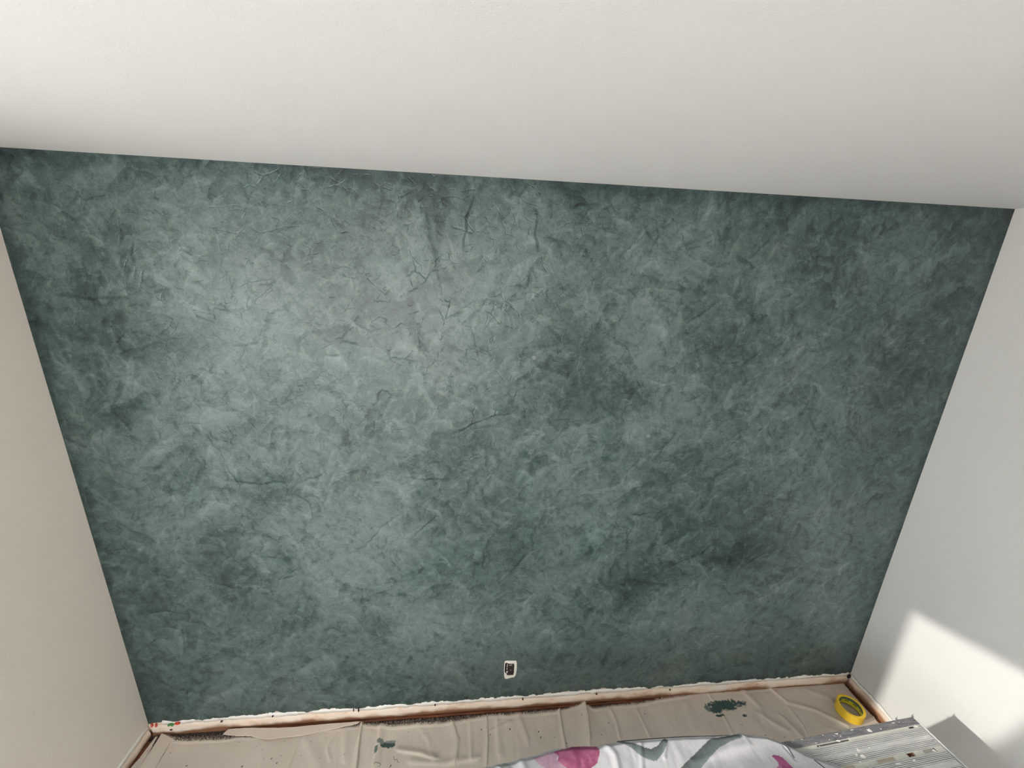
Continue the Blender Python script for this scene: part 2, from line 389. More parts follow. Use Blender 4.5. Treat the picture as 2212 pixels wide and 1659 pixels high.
STEP = .005
gx = np.arange(XL, XR + STEP / 2, (XR - XL) / round((XR - XL) / STEP)); gz = np.linspace(0, 1, round((ZC - ZG) / STEP) + 1)
bot = ragged(gx, .014, ZG, 31) + (gx < XL + .06) * -.012
X = np.broadcast_to(gx, (len(gz), len(gx))).copy(); Z = bot[None] + (ZC - bot)[None] * gz[:, None]
tone = np.zeros_like(X)
# broad dark (-) and light (+) areas, trowel mottling with reflected glow and low-wall brightening painted in: px, py, rx, ry (pixels), amount
blobs = [(270, 700, 100, 60, -.13), (470, 570, 50, 70, -.08), (150, 520, 130, 120, -.05), (860, 690, 60, 60, -.12), (700, 590, 60, 90, -.08), (960, 470, 30, 100, -.10),
 (1230, 850, 70, 70, -.19), (1190, 760, 90, 60, -.05), (1330, 880, 60, 60, -.10), (1130, 1180, 60, 60, -.08), (1000, 960, 40, 60, -.08), (1570, 720, 50, 120, -.10), (1790, 560, 60, 110, -.12), (1700, 480, 90, 60, -.05),
 (1340, 1260, 60, 45, -.20), (1580, 1210, 90, 50, -.18), (1500, 1100, 90, 60, -.10), (1640, 1110, 70, 80, -.08), (1420, 1000, 110, 60, -.06), (480, 1220, 80, 60, -.16), (600, 1080, 60, 40, -.10), (640, 1000, 30, 20, -.05),
 (250, 900, 60, 50, -.09), (200, 600, 60, 70, -.07), (330, 1290, 80, 50, -.08), (620, 1330, 80, 40, -.08), (1240, 1350, 60, 60, -.05), (1350, 1420, 70, 40, -.03), (1300, 1400, 400, 90, .05), (1720, 1400, 60, 60, -.06), (1900, 900, 90, 110, -.10), (2050, 560, 80, 110, -.10),  # the wide low light area brightens the dim foot of the wall
 (1850, 700, 80, 90, -.07), (1960, 780, 60, 150, -.08), (1180, 1000, 60, 60, -.08), (1060, 1080, 60, 60, -.07), (920, 1100, 60, 50, -.06), (820, 1360, 60, 40, -.06), (350, 1480, 60, 60, -.10), (1650, 940, 60, 60, -.06),
 (560, 690, 90, 80, .10), (640, 880, 90, 90, .08), (560, 990, 110, 50, .09), (760, 1150, 120, 90, .12), (720, 1290, 90, 60, .08), (930, 1340, 90, 50, .08), (860, 800, 35, 20, .14), (1260, 900, 50, 45, .12), (950, 870, 80, 60, .07), (1060, 600, 60, 70, .07),  # first light areas paint in the window's reflected glow
 (1000, 690, 60, 40, .05), (1390, 740, 60, 40, .08), (1300, 1120, 80, 50, .07), (1720, 1040, 90, 60, .06), (1460, 860, 50, 40, .06), (380, 640, 60, 40, .07), (370, 540, 60, 40, .06), (1580, 620, 60, 50, .04), (420, 780, 60, 60, .05), (1520, 560, 50, 50, .05),
 (870, 1290, 60, 60, .06), (1180, 560, 60, 60, .04), (1480, 1290, 90, 30, .05), (430, 1100, 80, 40, .06), (300, 1150, 70, 50, .04), (830, 620, 50, 80, .06), (1230, 690, 50, 30, .04)]
jx = (fbm(X * 6, Z * 6, 3) - .5) * .28; jz = (fbm(X * 6 + 40, Z * 6 + 9, 3) - .5) * .28
for px, py, rx, ry, a in blobs:
    x, z = atw(px, py); x2, _ = atw(px + rx, py); _, z2 = atw(px, py - ry)
    q = ((X + jx - x) / (x2 - x)) ** 2 + ((Z + jz - z) / (z2 - z)) ** 2
    tone += a * 1.35 * np.exp(-q * .8)
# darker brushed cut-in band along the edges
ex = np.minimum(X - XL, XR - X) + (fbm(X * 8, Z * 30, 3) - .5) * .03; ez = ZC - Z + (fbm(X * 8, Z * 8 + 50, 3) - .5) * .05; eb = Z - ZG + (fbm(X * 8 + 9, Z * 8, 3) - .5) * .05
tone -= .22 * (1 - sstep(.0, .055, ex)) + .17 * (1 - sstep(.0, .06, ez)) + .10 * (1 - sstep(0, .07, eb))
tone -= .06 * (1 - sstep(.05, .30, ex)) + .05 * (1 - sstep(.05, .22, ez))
# individual trowel creases (px polylines)
creases = [[(912, 450), (932, 560), (950, 640)], [(918, 470), (920, 540), (940, 570)], [(1003, 540), (1005, 480), (1020, 430)], [(1160, 540), (1158, 450)], [(1065, 626), (1040, 660), (1000, 702), (990, 722)], [(870, 690), (905, 738), (925, 770)], [(885, 690), (920, 735)], [(880, 712), (915, 760)],
 [(800, 878), (790, 940)], [(805, 876), (828, 842), (850, 855)], [(968, 820), (970, 850), (952, 858)], [(900, 730), (905, 765)], [(913, 800), (918, 830)], [(1050, 905), (1080, 898), (1105, 895)], [(980, 935), (1010, 922), (1045, 905)], [(1215, 860), (1190, 890), (1180, 905)], [(1275, 850), (1300, 878), (1330, 900)],
 [(1175, 905), (1205, 930)], [(870, 1028), (920, 1036), (975, 1036)], [(640, 1040), (680, 1032), (700, 1014)], [(640, 1070), (670, 1085), (677, 1110), (670, 1130)], [(780, 1260), (784, 1290), (778, 1310)], [(770, 1190), (790, 1180), (810, 1150), (860, 1110)], [(895, 1160), (940, 1110)], [(565, 1200), (600, 1205)], [(480, 1040), (560, 1042), (620, 1043)],
 [(500, 645), (515, 590)], [(510, 640), (496, 585)], [(505, 745), (550, 742), (560, 730)], [(350, 735), (280, 760), (260, 765)], [(130, 640), (200, 648), (280, 645)], [(285, 520), (290, 570)], [(350, 590), (365, 610)], [(170, 430), (235, 428)], [(820, 470), (830, 430)],
 [(1420, 985), (1460, 935)], [(1540, 1040), (1570, 1010), (1600, 1005)], [(1535, 1060), (1545, 1030), (1590, 1015)], [(1360, 1110), (1380, 1112), (1410, 1103)], [(1420, 1180), (1450, 1170), (1475, 1150)], [(1350, 1200), (1358, 1155), (1370, 1130)], [(1440, 1225), (1480, 1210), (1520, 1190)], [(1500, 1290), (1510, 1250)], [(1590, 1235), (1640, 1200), (1700, 1180)],
 [(1915, 465), (1910, 500), (1895, 515)], [(2060, 615), (2085, 600)], [(1675, 980), (1720, 960)], [(1110, 1230), (1140, 1190)], [(1040, 1230), (1050, 1180)], [(610, 1250), (640, 1240)], [(395, 1350), (400, 1410)], [(340, 1470), (390, 1490), (430, 1495)], [(700, 1360), (720, 1355), (745, 1365)], [(960, 1430), (990, 1425), (1020, 1450)],
 [(300, 1330), (350, 1320), (420, 1330)], [(460, 1260), (520, 1270)], [(220, 1190), (280, 1185)], [(240, 880), (290, 930)], [(1390, 480), (1400, 500), (1410, 515)], [(1480, 700), (1540, 660)], [(1600, 790), (1640, 760)], [(1350, 620), (1380, 650)], [(1240, 450), (1250, 440), (1290, 450)], [(1480, 870), (1520, 850)], [(760, 690), (800, 720)], [(700, 770), (740, 760)],
 [(1050, 960), (1052, 1010)], [(1275, 990), (1284, 1000)], [(1700, 800), (1720, 790)], [(1750, 900), (1760, 930)], [(1620, 560), (1660, 520)], [(1100, 420), (1140, 425)]]
crs = np.zeros_like(X); disp = np.zeros_like(X)
wx = X + (fbm(X * 22, Z * 22, 3) - .5) * .022; wz = Z + (fbm(X * 22 + 7, Z * 22 + 3, 3) - .5) * .022
for pl in creases:
    q = [atw(*a) for a in pl]; xs_ = [a[0] for a in q]; zs_ = [a[1] for a in q]
    i0 = max(0, np.searchsorted(gx, min(xs_) - .05)); i1 = np.searchsorted(gx, max(xs_) + .05)
    jj = np.where((gz * (ZC - ZG) + ZG > min(zs_) - .05) & (gz * (ZC - ZG) + ZG < max(zs_) + .05))[0]
    if len(jj) == 0: continue
    sl_ = (slice(jj[0], jj[-1] + 1), slice(i0, i1))
    d, sg, tt = seg_dist(wx[sl_], wz[sl_], q)
    k = np.sin(np.pi * np.clip(tt * .9 + .05, 0, 1)) ** .5
    crs[sl_] = np.maximum(crs[sl_], k * np.exp(-(d / .0036) ** 2))
    disp[sl_] += k * (.0016 * np.exp(-(d / .008) ** 2) * (sg > 0) - .0008 * np.exp(-(d / .006) ** 2) * (sg < 0))
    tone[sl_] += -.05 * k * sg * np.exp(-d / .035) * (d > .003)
# little knocked-off spots
P = np.stack([X, -.0018 - disp - .0010 * (fbm(X * 9, Z * 9, 4) - .5), Z], -1)
edge = P[:1].copy(); edge[..., 1] = 0
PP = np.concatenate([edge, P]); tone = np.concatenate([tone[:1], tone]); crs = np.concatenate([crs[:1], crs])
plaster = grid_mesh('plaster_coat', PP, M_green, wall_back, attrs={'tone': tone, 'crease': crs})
plaster['label'] = 'mottled dark green troweled plaster finish'
for px, py in ((1154, 772), (1400, 941)):                 # two small round plaster dabs
    x, z = atw(px, py); bm = bmesh.new()
    bmesh.ops.create_uvsphere(bm, u_segments=14, v_segments=8, radius=1, matrix=Matrix.Translation((x, -.0018, z)) @ Matrix.Diagonal((.009, .0016, .008, 1)))
    for v in bm.verts: v.co.x += .002 * math.sin(v.co.z * 900); 
    from_bm('plaster_dab', bm, mat('light_plaster', (.15, .19, .175), .5), wall_back, True)

# ------------------------------------------------------------------ carpet pile in the gap by the walls
CE = [at(a, b, .010) for a, b in ((331, 1592), (350, 1585), (372, 1592), (480, 1588), (640, 1574), (776, 1560), (850, 1562), (900, 1558), (960, 1555), (1060, 1539), (1100, 1538), (1170, 1533), (1210, 1528), (1262, 1515), (1278, 1524), (1320, 1518), (1420, 1508), (1520, 1495), (1600, 1492))]
CEX = [q[0] for q in CE]; CEY = [q[1] - (.014 if q[0] < 1 else 0) for q in CE]
V = []; F = []
EDGE = [(-9, -.030), (-1.435, -.030), (-1.40, -.060), (.9, -.060), (1.1, -.035), (9, -.03)]
def tufts(x0, x1, y0, y1, dens, lim=True):
    nn = int((x1 - x0) * (y1 - y0) * dens)
    for _ in range(nn):
        x = random.uniform(x0, x1); y = random.uniform(y0, y1)
        if lim and y < np.interp(x, CEX, CEY) - .004: continue
        r = random.uniform(.0014, .0026); hh = random.uniform(.006, .013)
        lx, ly = random.uniform(-.005, .005), random.uniform(-.005, .005); b = len(V); a0 = random.random() * 6
        for k in range(3): V.append((x + r * math.cos(a0 + k * 2.09), y + r * math.sin(a0 + k * 2.09), .001))
        for k in range(3): V.append((x + lx + r * .8 * math.cos(a0 + k * 2.09), y + ly + r * .8 * math.sin(a0 + k * 2.09), hh))
        for k in range(3): F.append((b + k, b + (k + 1) % 3, b + 3 + (k + 1) % 3, b + 3 + k))
        F.append((b + 3, b + 4, b + 5))
tufts(XL + .03, 1.3, -.075, -.020, 80000); tufts(XL + .023, XL + .040, -.30, -.03, 60000, False)
me = bpy.data.meshes.new('carpet_pile'); me.from_pydata(V, [], F); me.update()
tag(link('carpet_pile', me, M_tuft, floor), kind='stuff')

# ------------------------------------------------------------------ electrical outlet
M_brown = mat('brown_plastic', (.035, .022, .022), .35); M_slot = mat('outlet_slot', (.004, .004, .004), .9)
M_cut = mat('chipped_gypsum', (.86, .84, .76), .75); n = N(M_cut); n.bump(n.noise(n.co(), 300, 4).outputs[0], .6, .003)
M_met = mat('galvanized_metal', (.62, .60, .57), .35, .9)
cx, cz = atw(1101.5, 1444); outlet = empty('wall_outlet', (cx, -.004, cz))
tag(outlet, 'dark brown electrical outlet without cover plate in a ragged white cut-out of the green wall', 'outlet')
def wx_(pts, y, ofs=(0, 0)): return [(atw(a, b)[0] - cx, y, atw(a, b)[1] - cz) for a, b in pts]
outer = [(1090.5, 1426), (1095, 1425), (1108, 1425.2), (1114.5, 1425), (1116, 1429), (1116, 1440), (1115, 1450), (1113.5, 1456), (1110, 1460), (1104, 1461), (1096, 1463.5), (1091, 1463.5), (1088.7, 1458), (1088.6, 1445), (1088.8, 1434)]
inner = [(1091.2, 1430), (1094, 1429), (1100, 1431), (1107, 1431), (1110, 1430.5), (1110.8, 1436), (1110, 1445), (1109.8, 1452), (1107, 1454.5), (1104, 1456), (1097, 1455.5), (1094, 1453), (1090.8, 1451), (1090.2, 1445), (1090.6, 1436)]
bm = bmesh.new(); fr = []
for y in (0, -.0025): fr.append(([bm.verts.new(q) for q in wx_(outer, y)], [bm.verts.new(q) for q in wx_(inner, y)]))
L = len(outer)
for i in range(L):
    j = (i + 1) % L
    bm.faces.new((fr[1][0][i], fr[1][0][j], fr[1][1][j], fr[1][1][i])); bm.faces.new((fr[0][0][i], fr[0][0][j], fr[1][0][j], fr[1][0][i]))
    bm.faces.new((fr[1][1][i], fr[1][1][j], fr[0][1][j], fr[0][1][i])); bm.faces.new((fr[0][1][i], fr[0][1][j], fr[0][0][j], fr[0][0][i]))
bmesh.ops.recalc_face_normals(bm, faces=bm.faces[:]); o = from_bm('plaster_cutout', bm, M_cut, outlet); o['label'] = 'chipped white edge of the cut-out'
bm = bmesh.new(); bm.faces.new([bm.verts.new(q) for q in wx_(inner, -.0004)]); r = bmesh.ops.extrude_face_region(bm, geom=bm.faces[:])
for v in r['geom']:
    if isinstance(v, bmesh.types.BMVert): v.co.y = .0015
bmesh.ops.recalc_face_normals(bm, faces=bm.faces[:]); from_bm('electrical_box', bm, M_slot, outlet)
def wbox(pa, pb, y0, y1):
    a = atw(*pa); b = atw(*pb); return (min(a[0], b[0]) - cx, max(a[0], b[0]) - cx, y0, y1, min(a[1], b[1]) - cz, max(a[1], b[1]) - cz)
bm = bmesh.new(); box(bm, *wbox((1095.5, 1432.5), (1109, 1455), -.0030, -.0004)); bevel(bm, .0012); rec = from_bm('receptacle', bm, M_brown, outlet)
for a, b in (((1096.5, 1433.5), (1108, 1442.3)), ((1096.5, 1445), (1108, 1454))):
    bm = bmesh.new(); box(bm, *wbox(a, b, -.0055, -.0030)); bevel(bm, .0022, 3); fc = from_bm('socket_face', bm, M_brown, rec)
    
    bm = bmesh.new(); mx = (a[0] + b[0]) / 2; my = (a[1] + b[1]) / 2
    for dx in (-2.6, 2.2): box(bm, *wbox((mx + dx - .4, my - 2.4), (mx + dx + .5, my + 1.4), -.0058, -.0054))
    from_bm('blade_slot', bm, M_slot, rec)
bm = bmesh.new()
box(bm, *wbox((1099.5, 1432.6), (1106, 1433.4), -.0062, -.0030)); from_bm('mounting_strap', bm, M_met, outlet)
bm = bmesh.new(); box(bm, *wbox((1101.5, 1443.2), (1103.5, 1444.4), -.0062, -.0030)); from_bm('centre_screw', bm, M_met, outlet)
bm = bmesh.new()
for a, b in (((1095, 1432), (1096.4, 1435)), ((1094.4, 1436), (1095.6, 1438.5)), ((1094, 1441), (1095.4, 1443.5)), ((1093.5, 1447.5), (1095.8, 1450)), ((1095.8, 1446), (1097, 1448))): box(bm, *wbox(a, b, -.0045, -.0004))
bevel(bm, .0008, 1); tag(from_bm('plaster_crumb', bm, M_cut, outlet), kind='stuff')

# ------------------------------------------------------------------ canvas drop cloths
M_canvas = mat('canvas', (.62, .54, .44), .92, spec=.1); n = N(M_canvas); c = n.co()
n.base(n.mix(1, n.attr('stain').outputs['Color'], n.ramp(n.noise(c, 9, 5, .6).outputs[0], [(.3, (.93, .92, .90)), (.7, (1, 1, 1))]), 'MULTIPLY'))
wv = n.new('ShaderNodeTexWave', {'Vector': c, 'Scale': 260, 'Distortion': 1}); wv2 = n.new('ShaderNodeTexWave', {'Vector': c, 'Scale': 260, 'Distortion': 1}); wv2.bands_direction = 'Y'
n.bump(n.math('ADD', n.math('MULTIPLY', n.math('ADD', wv.outputs['Fac'], wv2.outputs['Fac']), .3), n.noise(c, 30, 6, .65).outputs[0]), .6, .004)
CAN = np.array([.82, .73, .63])
def canvas_color(X, Y, spots):
    col = np.ones(X.shape + (3,)) * CAN
    f = fbm(X * 120, Y * 120, 3)
    for kind, px, py, rx, ry, c_ in spots:
        q = at(px, py, .008); rx_ = abs(at(px + rx, py, .008)[0] - q[0]); ry_ = abs(at(px, py + ry, .008)[1] - q[1])
        d = ((X - q[0] + (fbm(X * 50, Y * 50, 2) - .5) * rx_ * .5) / rx_) ** 2 + ((Y - q[1]) / ry_) ** 2
        if kind == 'blot': m = sstep(1.25, .75, d + (f - .5) * 1.7)
        else: m = (d < 1).astype(float)
        col = col * (1 - m[..., None]) + np.array(c_) * m[..., None]
    return col
GREEN = (.075, .125, .115); DARK = (.03, .03, .032)
spots = [('blot', 1566, 1524, 38, 12, GREEN), ('blot', 1545, 1534, 16, 8, GREEN), ('blot', 1555, 1547, 9, 3, GREEN), ('blot', 1608, 1547, 5, 3, GREEN), ('blot', 1528, 1531, 5, 8, (.2, .26, .23)),
         ('blot', 838, 1610, 16, 7, GREEN), ('blot', 822, 1604, 8, 6, (.28, .31, .28)), ('blot', 845, 1603, 14, 3, (.32, .35, .32)), ('blot', 812, 1620, 4, 8, (.15, .2, .19)), ('dot', 955, 1575, 2.0, 3.5, (.85, .84, .8))]
r2 = random.Random(3)
for _ in range(70): spots.append(('dot', r2.uniform(350, 1700), r2.uniform(1540, 1655), r2.uniform(.5, 1.3), r2.uniform(.5, 1.2), DARK if r2.random() < .8 else (.8, .78, .72)))
for px, py in ((580, 1592), (586, 1639), (598, 1649), (523, 1655), (403, 1654), (1040, 1577), (1163, 1582), (1168, 1594), (1101, 1577)): spots.append(('dot', px, py, 1.6, 1.4, DARK))
def xs_nonuni(x0, x1, s): return np.linspace(x0, x1, int((x1 - x0) / s) + 1)
def ridge_h(X, Y, ridges):
    H = np.zeros_like(X)
    for pts, wd, hh, asym in ridges:
        q = [tuple(at(a, b, .01)[:2]) for a, b in pts]
        d, sg, tt = seg_dist(X, Y, q)
        # asym > 0: steep on one side, gentle on the other
        wl = np.where(sg > 0, wd * (1 + asym), wd * (1 - asym * .7))
        H += hh * np.exp(-(d / wl) ** 2)
    return H
def cloth(name, edge_px, x0, x1, ridges, spots, label, z0=.004, side=None):
    ex_ = [at(a, b, .010) for a, b in edge_px]; ex = np.array([q[0] for q in ex_]); ey = np.array([q[1] for q in ex_])
    xs = xs_nonuni(x0, x1, .0028); top = np.interp(xs, ex, ey) - .014 * (1 - sstep(.8, 1.15, xs)) * sstep(-1.42, -1.3, xs) + (fbm(xs * 60, xs * 0, 3) - .5) * .006
    vs = np.concatenate([np.linspace(0, .36, 120), np.linspace(.40, 3.2, 30)])  # long unseen far rows added to bounce light off the floor
    X = np.broadcast_to(xs, (len(vs), len(xs))).copy(); Y = top[None] - vs[:, None]
    if side: X = X + side(Y, X)
    H = .003 + .010 * (fbm(X * 9, Y * 3.2, 4) - .35) * sstep(0, .04, vs[:, None]) + .0015 * (fbm(X * 40, Y * 25, 3)) + ridge_h(X, Y, ridges)
    H = np.maximum(H, .0016)
    hem = sstep(.0, .004, vs[:, None]) * (1 - sstep(.010, .016, vs[:, None])) * .0022
    P = np.stack([X, Y, z0 + H + hem], -1)
    edge = P[:1].copy(); edge[..., 2] = z0 - .002
    l = np.concatenate([edge, P]); 
    col = canvas_color(l[..., 0], l[..., 1], spots)
    root = grid_mesh(name, l, M_canvas, None, attrs={'stain': col}, flip=True)
    tag(root, label, 'drop cloth', 'canvas drop cloths over the carpet')
    so_ = root.modifiers.new('thick', 'SOLIDIFY'); so_.thickness = .0012; so_.offset = -1
    # frayed fringe along the back edge
    V = []; F = []
    for i in range(0, len(xs) - 1):
        for _ in range(2):
            x = xs[i] + random.uniform(0, .0028); k = int(min(i, len(xs) - 1)); y = top[k]; z = P[0, k, 2]
            L = random.uniform(.002, .008); dx = random.uniform(-.004, .004); b = len(V); w_ = .0004
            V += [(x - w_, y - .001, z), (x + w_, y - .001, z), (x + dx + w_, y + L, z + random.uniform(-.002, .002)), (x + dx - w_, y + L, z + .0006)]
            F.append((b, b + 1, b + 2, b + 3))
    me = bpy.data.meshes.new('frayed_fringe'); me.from_pydata(V, [], F); me.update()
    tag(link('frayed_fringe', me, mat('canvas_thread', tuple(CAN * 1.1), .9), root), kind='stuff')
    return root
left_r = [([(373, 1596), (355, 1630), (336, 1659)], .006, .006, .6), ([(650, 1592), (636, 1625), (624, 1659)], .010, .007, -.6), ([(722, 1580), (706, 1615), (712, 1640)], .007, .003, .3),
          ([(505, 1592), (498, 1630), (480, 1659)], .02, .003, .3), ([(575, 1600), (560, 1659)], .012, .0025, .3), ([(746, 1580), (744, 1640)], .016, .006, .2), ([(660, 1600), (690, 1659)], .02, .004, .3)]
right_r = [([(783, 1560), (777, 1600), (771, 1659)], .010, .012, -.8), ([(823, 1565), (818, 1610), (808, 1659)], .014, .009, .4), ([(900, 1562), (925, 1600), (940, 1659)], .012, .003, .3), ([(975, 1555), (990, 1600), (985, 1640)], .014, .007, -.5),
           ([(1015, 1560), (1018, 1640)], .010, .004, .3), ([(1052, 1552), (1054, 1600), (1052, 1650)], .008, .007, -.7), ([(1073, 1560), (1078, 1630)], .014, .007, .4), ([(1120, 1545), (1140, 1600)], .016, .006, -.3), ([(1208, 1532), (1215, 1580), (1222, 1615)], .007, .009, -.6),
           ([(1262, 1518), (1270, 1550), (1274, 1595)], .018, .020, -.75), ([(1318, 1535), (1330, 1560), (1338, 1595)], .008, .006, .4), ([(1376, 1535), (1402, 1590)], .008, .004, .5), ([(1480, 1520), (1500, 1575)], .02, .004, .3), ([(1560, 1545), (1580, 1585)], .005, .005, .5), ([(1565, 1552), (1583, 1580)], .004, .003, -.5),
           ([(860, 1622), (910, 1630), (940, 1640)], .010, .007, .6), ([(890, 1648), (960, 1650), (1030, 1640)], .012, .005, .4), ([(960, 1555), (880, 1562), (820, 1561)], .012, .003, .3), ([(1100, 1560), (1060, 1580)], .01, .003, .3),
           ([(1665, 1490), (1700, 1520), (1760, 1535), (1830, 1570)], .009, .008, .5), ([(1690, 1550), (1740, 1600)], .012, .008, -.5), ([(1705, 1530), (1735, 1570), (1745, 1590)], .006, .006, -.4), ([(1750, 1495), (1790, 1510), (1808, 1530)], .014, .006, .5), ([(1640, 1545), (1680, 1570), (1700, 1580)], .012, .006, .4),
           ([(1600, 1490), (1640, 1530), (1650, 1560)], .014, .006, .4), ([(1865, 1560), (1910, 1540), (1900, 1550)], .007, .006, .4), ([(1800, 1580), (1850, 1600)], .012, .008, .4), ([(1530, 1500), (1545, 1520)], .004, .004, .3), ([(1420, 1515), (1490, 1505)], .01, .003, .3)]
le = [(331, 1592), (350, 1585), (372, 1592), (480, 1588), (640, 1574), (776, 1560), (800, 1558)]
def lside(Y, X):
    return 0
xa = at(346, 1590, .01)[0]; xm = at(782, 1560, .01)[0]
cloth_l = cloth('drop_cloth', le, xa, xm + .035, left_r, spots, 'beige canvas drop cloth with a folded-over hem in the left corner of the floor')
re_ = [(776, 1558), (786, 1558), (810, 1561), (850, 1562), (900, 1558), (960, 1555), (1000, 1548), (1060, 1539), (1100, 1538), (1170, 1533), (1210, 1528), (1232, 1523), (1262, 1515), (1278, 1524), (1300, 1522), (1320, 1518), (1380, 1514), (1420, 1508), (1470, 1504), (1520, 1495), (1560, 1494), (1600, 1492), (1650, 1487), (1680, 1481), (1740, 1475), (1800, 1471), (1838, 1464), (1846, 1464)]
def rside(Y, X): return 0
cloth_r = cloth('drop_cloth', re_, xm - .004, XR - .022, right_r, spots, 'long beige canvas drop cloth spotted with green paint, running to the right corner', z0=.0065)
# folded strip lying over the left cloth along the wall, and the doubled hem at the left corner
def flap(px, z, name, ht=.004, parent=None, lab=None):
    q = [at(a, b, z) for a, b in px]; bm = bmesh.new()
    f = bm.faces.new([bm.verts.new(p_) for p_ in q]); 
    r = bmesh.ops.extrude_face_region(bm, geom=[f])
    for v in r['geom']:
        if isinstance(v, bmesh.types.BMVert): v.co.z += ht
    bmesh.ops.recalc_face_normals(bm, faces=bm.faces[:])
    bmesh.ops.subdivide_edges(bm, edges=[e for e in bm.edges if e.calc_length() > .02], cuts=6, use_grid_fill=True)
    for v in bm.verts: v.co.x += (random.random() - .5) * .0012; v.co.y += (random.random() - .5) * .0014
    bevel(bm, .0008, 1)
    o = from_bm(name, bm, M_canvas, parent, False); me = o.data
    a = me.color_attributes.new('stain', 'FLOAT_COLOR', 'POINT'); a.data.foreach_set('color', np.tile(np.append(CAN * 1.02, 1), len(me.vertices)).astype(np.float32))
    if lab: o['label'] = lab
    return o
flap([(493, 1576), (530, 1573), (600, 1573), (640, 1571), (700, 1565), (778, 1559), (772, 1564), (730, 1573), (650, 1590), (600, 1595), (578, 1598), (540, 1590), (508, 1590), (482, 1587)], .018, 'folded_flap', .004, cloth_l, 'strip of the cloth folded back on itself')
flap([(350, 1584), (374, 1596), (352, 1630), (325, 1680), (285, 1680), (322, 1630)], .014, 'folded_hem', .003, cloth_l, 'doubled hem strip')
flap([(336, 1592), (341, 1591), (322, 1625), (285, 1682), (262, 1682), (300, 1640)], .009, 'folded_hem', .003, cloth_l)
# loose threads
def tube(name, pts, r, m, parent=None, seg=6):
    cu = bpy.data.curves.new(name, 'CURVE'); cu.dimensions = '3D'; cu.bevel_depth = r; cu.bevel_resolution = 1; cu.resolution_u = 6
    s = cu.splines.new('BEZIER'); s.bezier_points.add(len(pts) - 1)
    for b, q in zip(s.bezier_points, pts): b.co = q; b.handle_left_type = b.handle_right_type = 'AUTO'
    tmp = bpy.data.objects.new('t', cu); C.objects.link(tmp); dg = bpy.context.evaluated_depsgraph_get(); dg.update()
    me = bpy.data.meshes.new_from_object(tmp.evaluated_get(dg)); bpy.data.objects.remove(tmp)
    me.materials.clear(); return link(name, me, m, parent, True)
M_thread = mat('grey_thread', (.10, .095, .09), .8)
for pts, lab in (([(850, 1633), (853, 1642), (857, 1640), (859, 1646), (863, 1647)], 'short curly dark thread lying on the canvas below the small green stain'),
                 ([(807, 1650), (811, 1647), (817, 1648), (822, 1652), (818, 1656)], 'dark looped thread on the canvas beside the upright fold'),
                 ([(842, 1656), (845, 1652), (841, 1658)], 'tiny dark thread at the lower frame edge on the canvas')):
    tag(tube('loose_thread', [tuple(at(a, b, .024)) for a, b in pts], .0009, M_thread), lab, 'thread', 'threads on the drop cloth')

# ------------------------------------------------------------------ roll of yellow masking tape
M_tape = mat('yellow_tape', (.92, .60, .04), .42); n = N(M_tape); n.bump(n.noise(n.mapping(n.co(), (20, 20, 3)), 8, 3).outputs[0], .1, .002)
M_tedge = mat('tape_edge', (.70, .60, .18), .5)
M_label = mat('tape_core_label', (.80, .72, .05), .45); M_core = mat('dark_green_core', (.10, .14, .10), .6); M_ink = mat('black_ink', (.03, .03, .01), .6)  # core bands are coloured dark green
TR, TI, TH = .0585, .0475, .048
tx, ty = 1.937, -.148
vv_ = np.array([v.co[:] for v in cloth_r.data.vertices if abs(math.hypot(v.co[0] - tx, v.co[1] - ty) - .053) < .006]); tz = float(np.percentile(vv_[:, 2], 97))
roll = empty('masking_tape_roll', (tx, ty, tz), .2)
tag(roll, 'roll of yellow masking tape lying flat on the canvas near the right corner', 'tape')
def ring(name, ro, ri, z0, z1, m, parent, seg=72, mi=None, bev=.0008):
    bm = bmesh.new(); prof = [(ri, z0), (ro, z0), (ro, z1), (ri, z1)]
    prof = [(ri, z0), (ro - bev, z0), (ro, z0 + bev), (ro, z1 - bev), (ro - bev, z1), (ri, z1)]
    rr = []
    for k in range(seg):
        a = 2 * math.pi * k / seg; rr.append([bm.verts.new((r * math.cos(a), r * math.sin(a), z)) for r, z in prof])
    for k in range(seg):
        A, B = rr[k], rr[(k + 1) % seg]
        for i in range(len(prof)): j = (i + 1) % len(prof); bm.faces.new((A[i], B[i], B[j], A[j]))
    bmesh.ops.recalc_face_normals(bm, faces=bm.faces[:])
    o = from_bm(name, bm, m, parent); return o
ring('tape_winding', TR, TI + .002, 0, TH, M_tape, roll)
core = ring('tape_core', TI + .002, TI, .001, TH - .001, M_label, roll)
ring('core_band', TI, TI - .0004, TH * .66, TH - .002, M_core, core)['label'] = 'dark green upper band inside the core'
ring('core_band', TI, TI - .0004, .003, TH * .14, M_core, core)
for k in range(9):        # illegible print repeated round the inside of the core
    a0 = .15 + k * .70
    bm = bmesh.new()
    for g_, (u0, u1, v0, v1) in enumerate(((-.09, -.06, .42, .60), (-.06, 0, .55, .60), (-.045, -.02, .42, .50), (.02, .05, .44, .61), (.05, .10, .42, .47), (.07, .09, .50, .60))):
        vs = []
        for (u, v) in ((u0, v0), (u1, v0), (u1, v1), (u0, v1)):
            for rr_ in (TI - .0002, TI - .0008): vs.append(bm.verts.new((rr_ * math.cos(a0 + u * 1.6), rr_ * math.sin(a0 + u * 1.6), v * TH)))
        a_, b_, c_, d_ = vs[0::2], vs[1::2], None, None
        bm.faces.new(b_); [bm.faces.new((a_[i], a_[(i + 1) % 4], b_[(i + 1) % 4], b_[i])) for i in range(4)]
    bmesh.ops.recalc_face_normals(bm, faces=bm.faces[:]); o = from_bm('printed_word', bm, M_ink, core)
bm = bmesh.new()          # loose end standing off the roll
prev = None
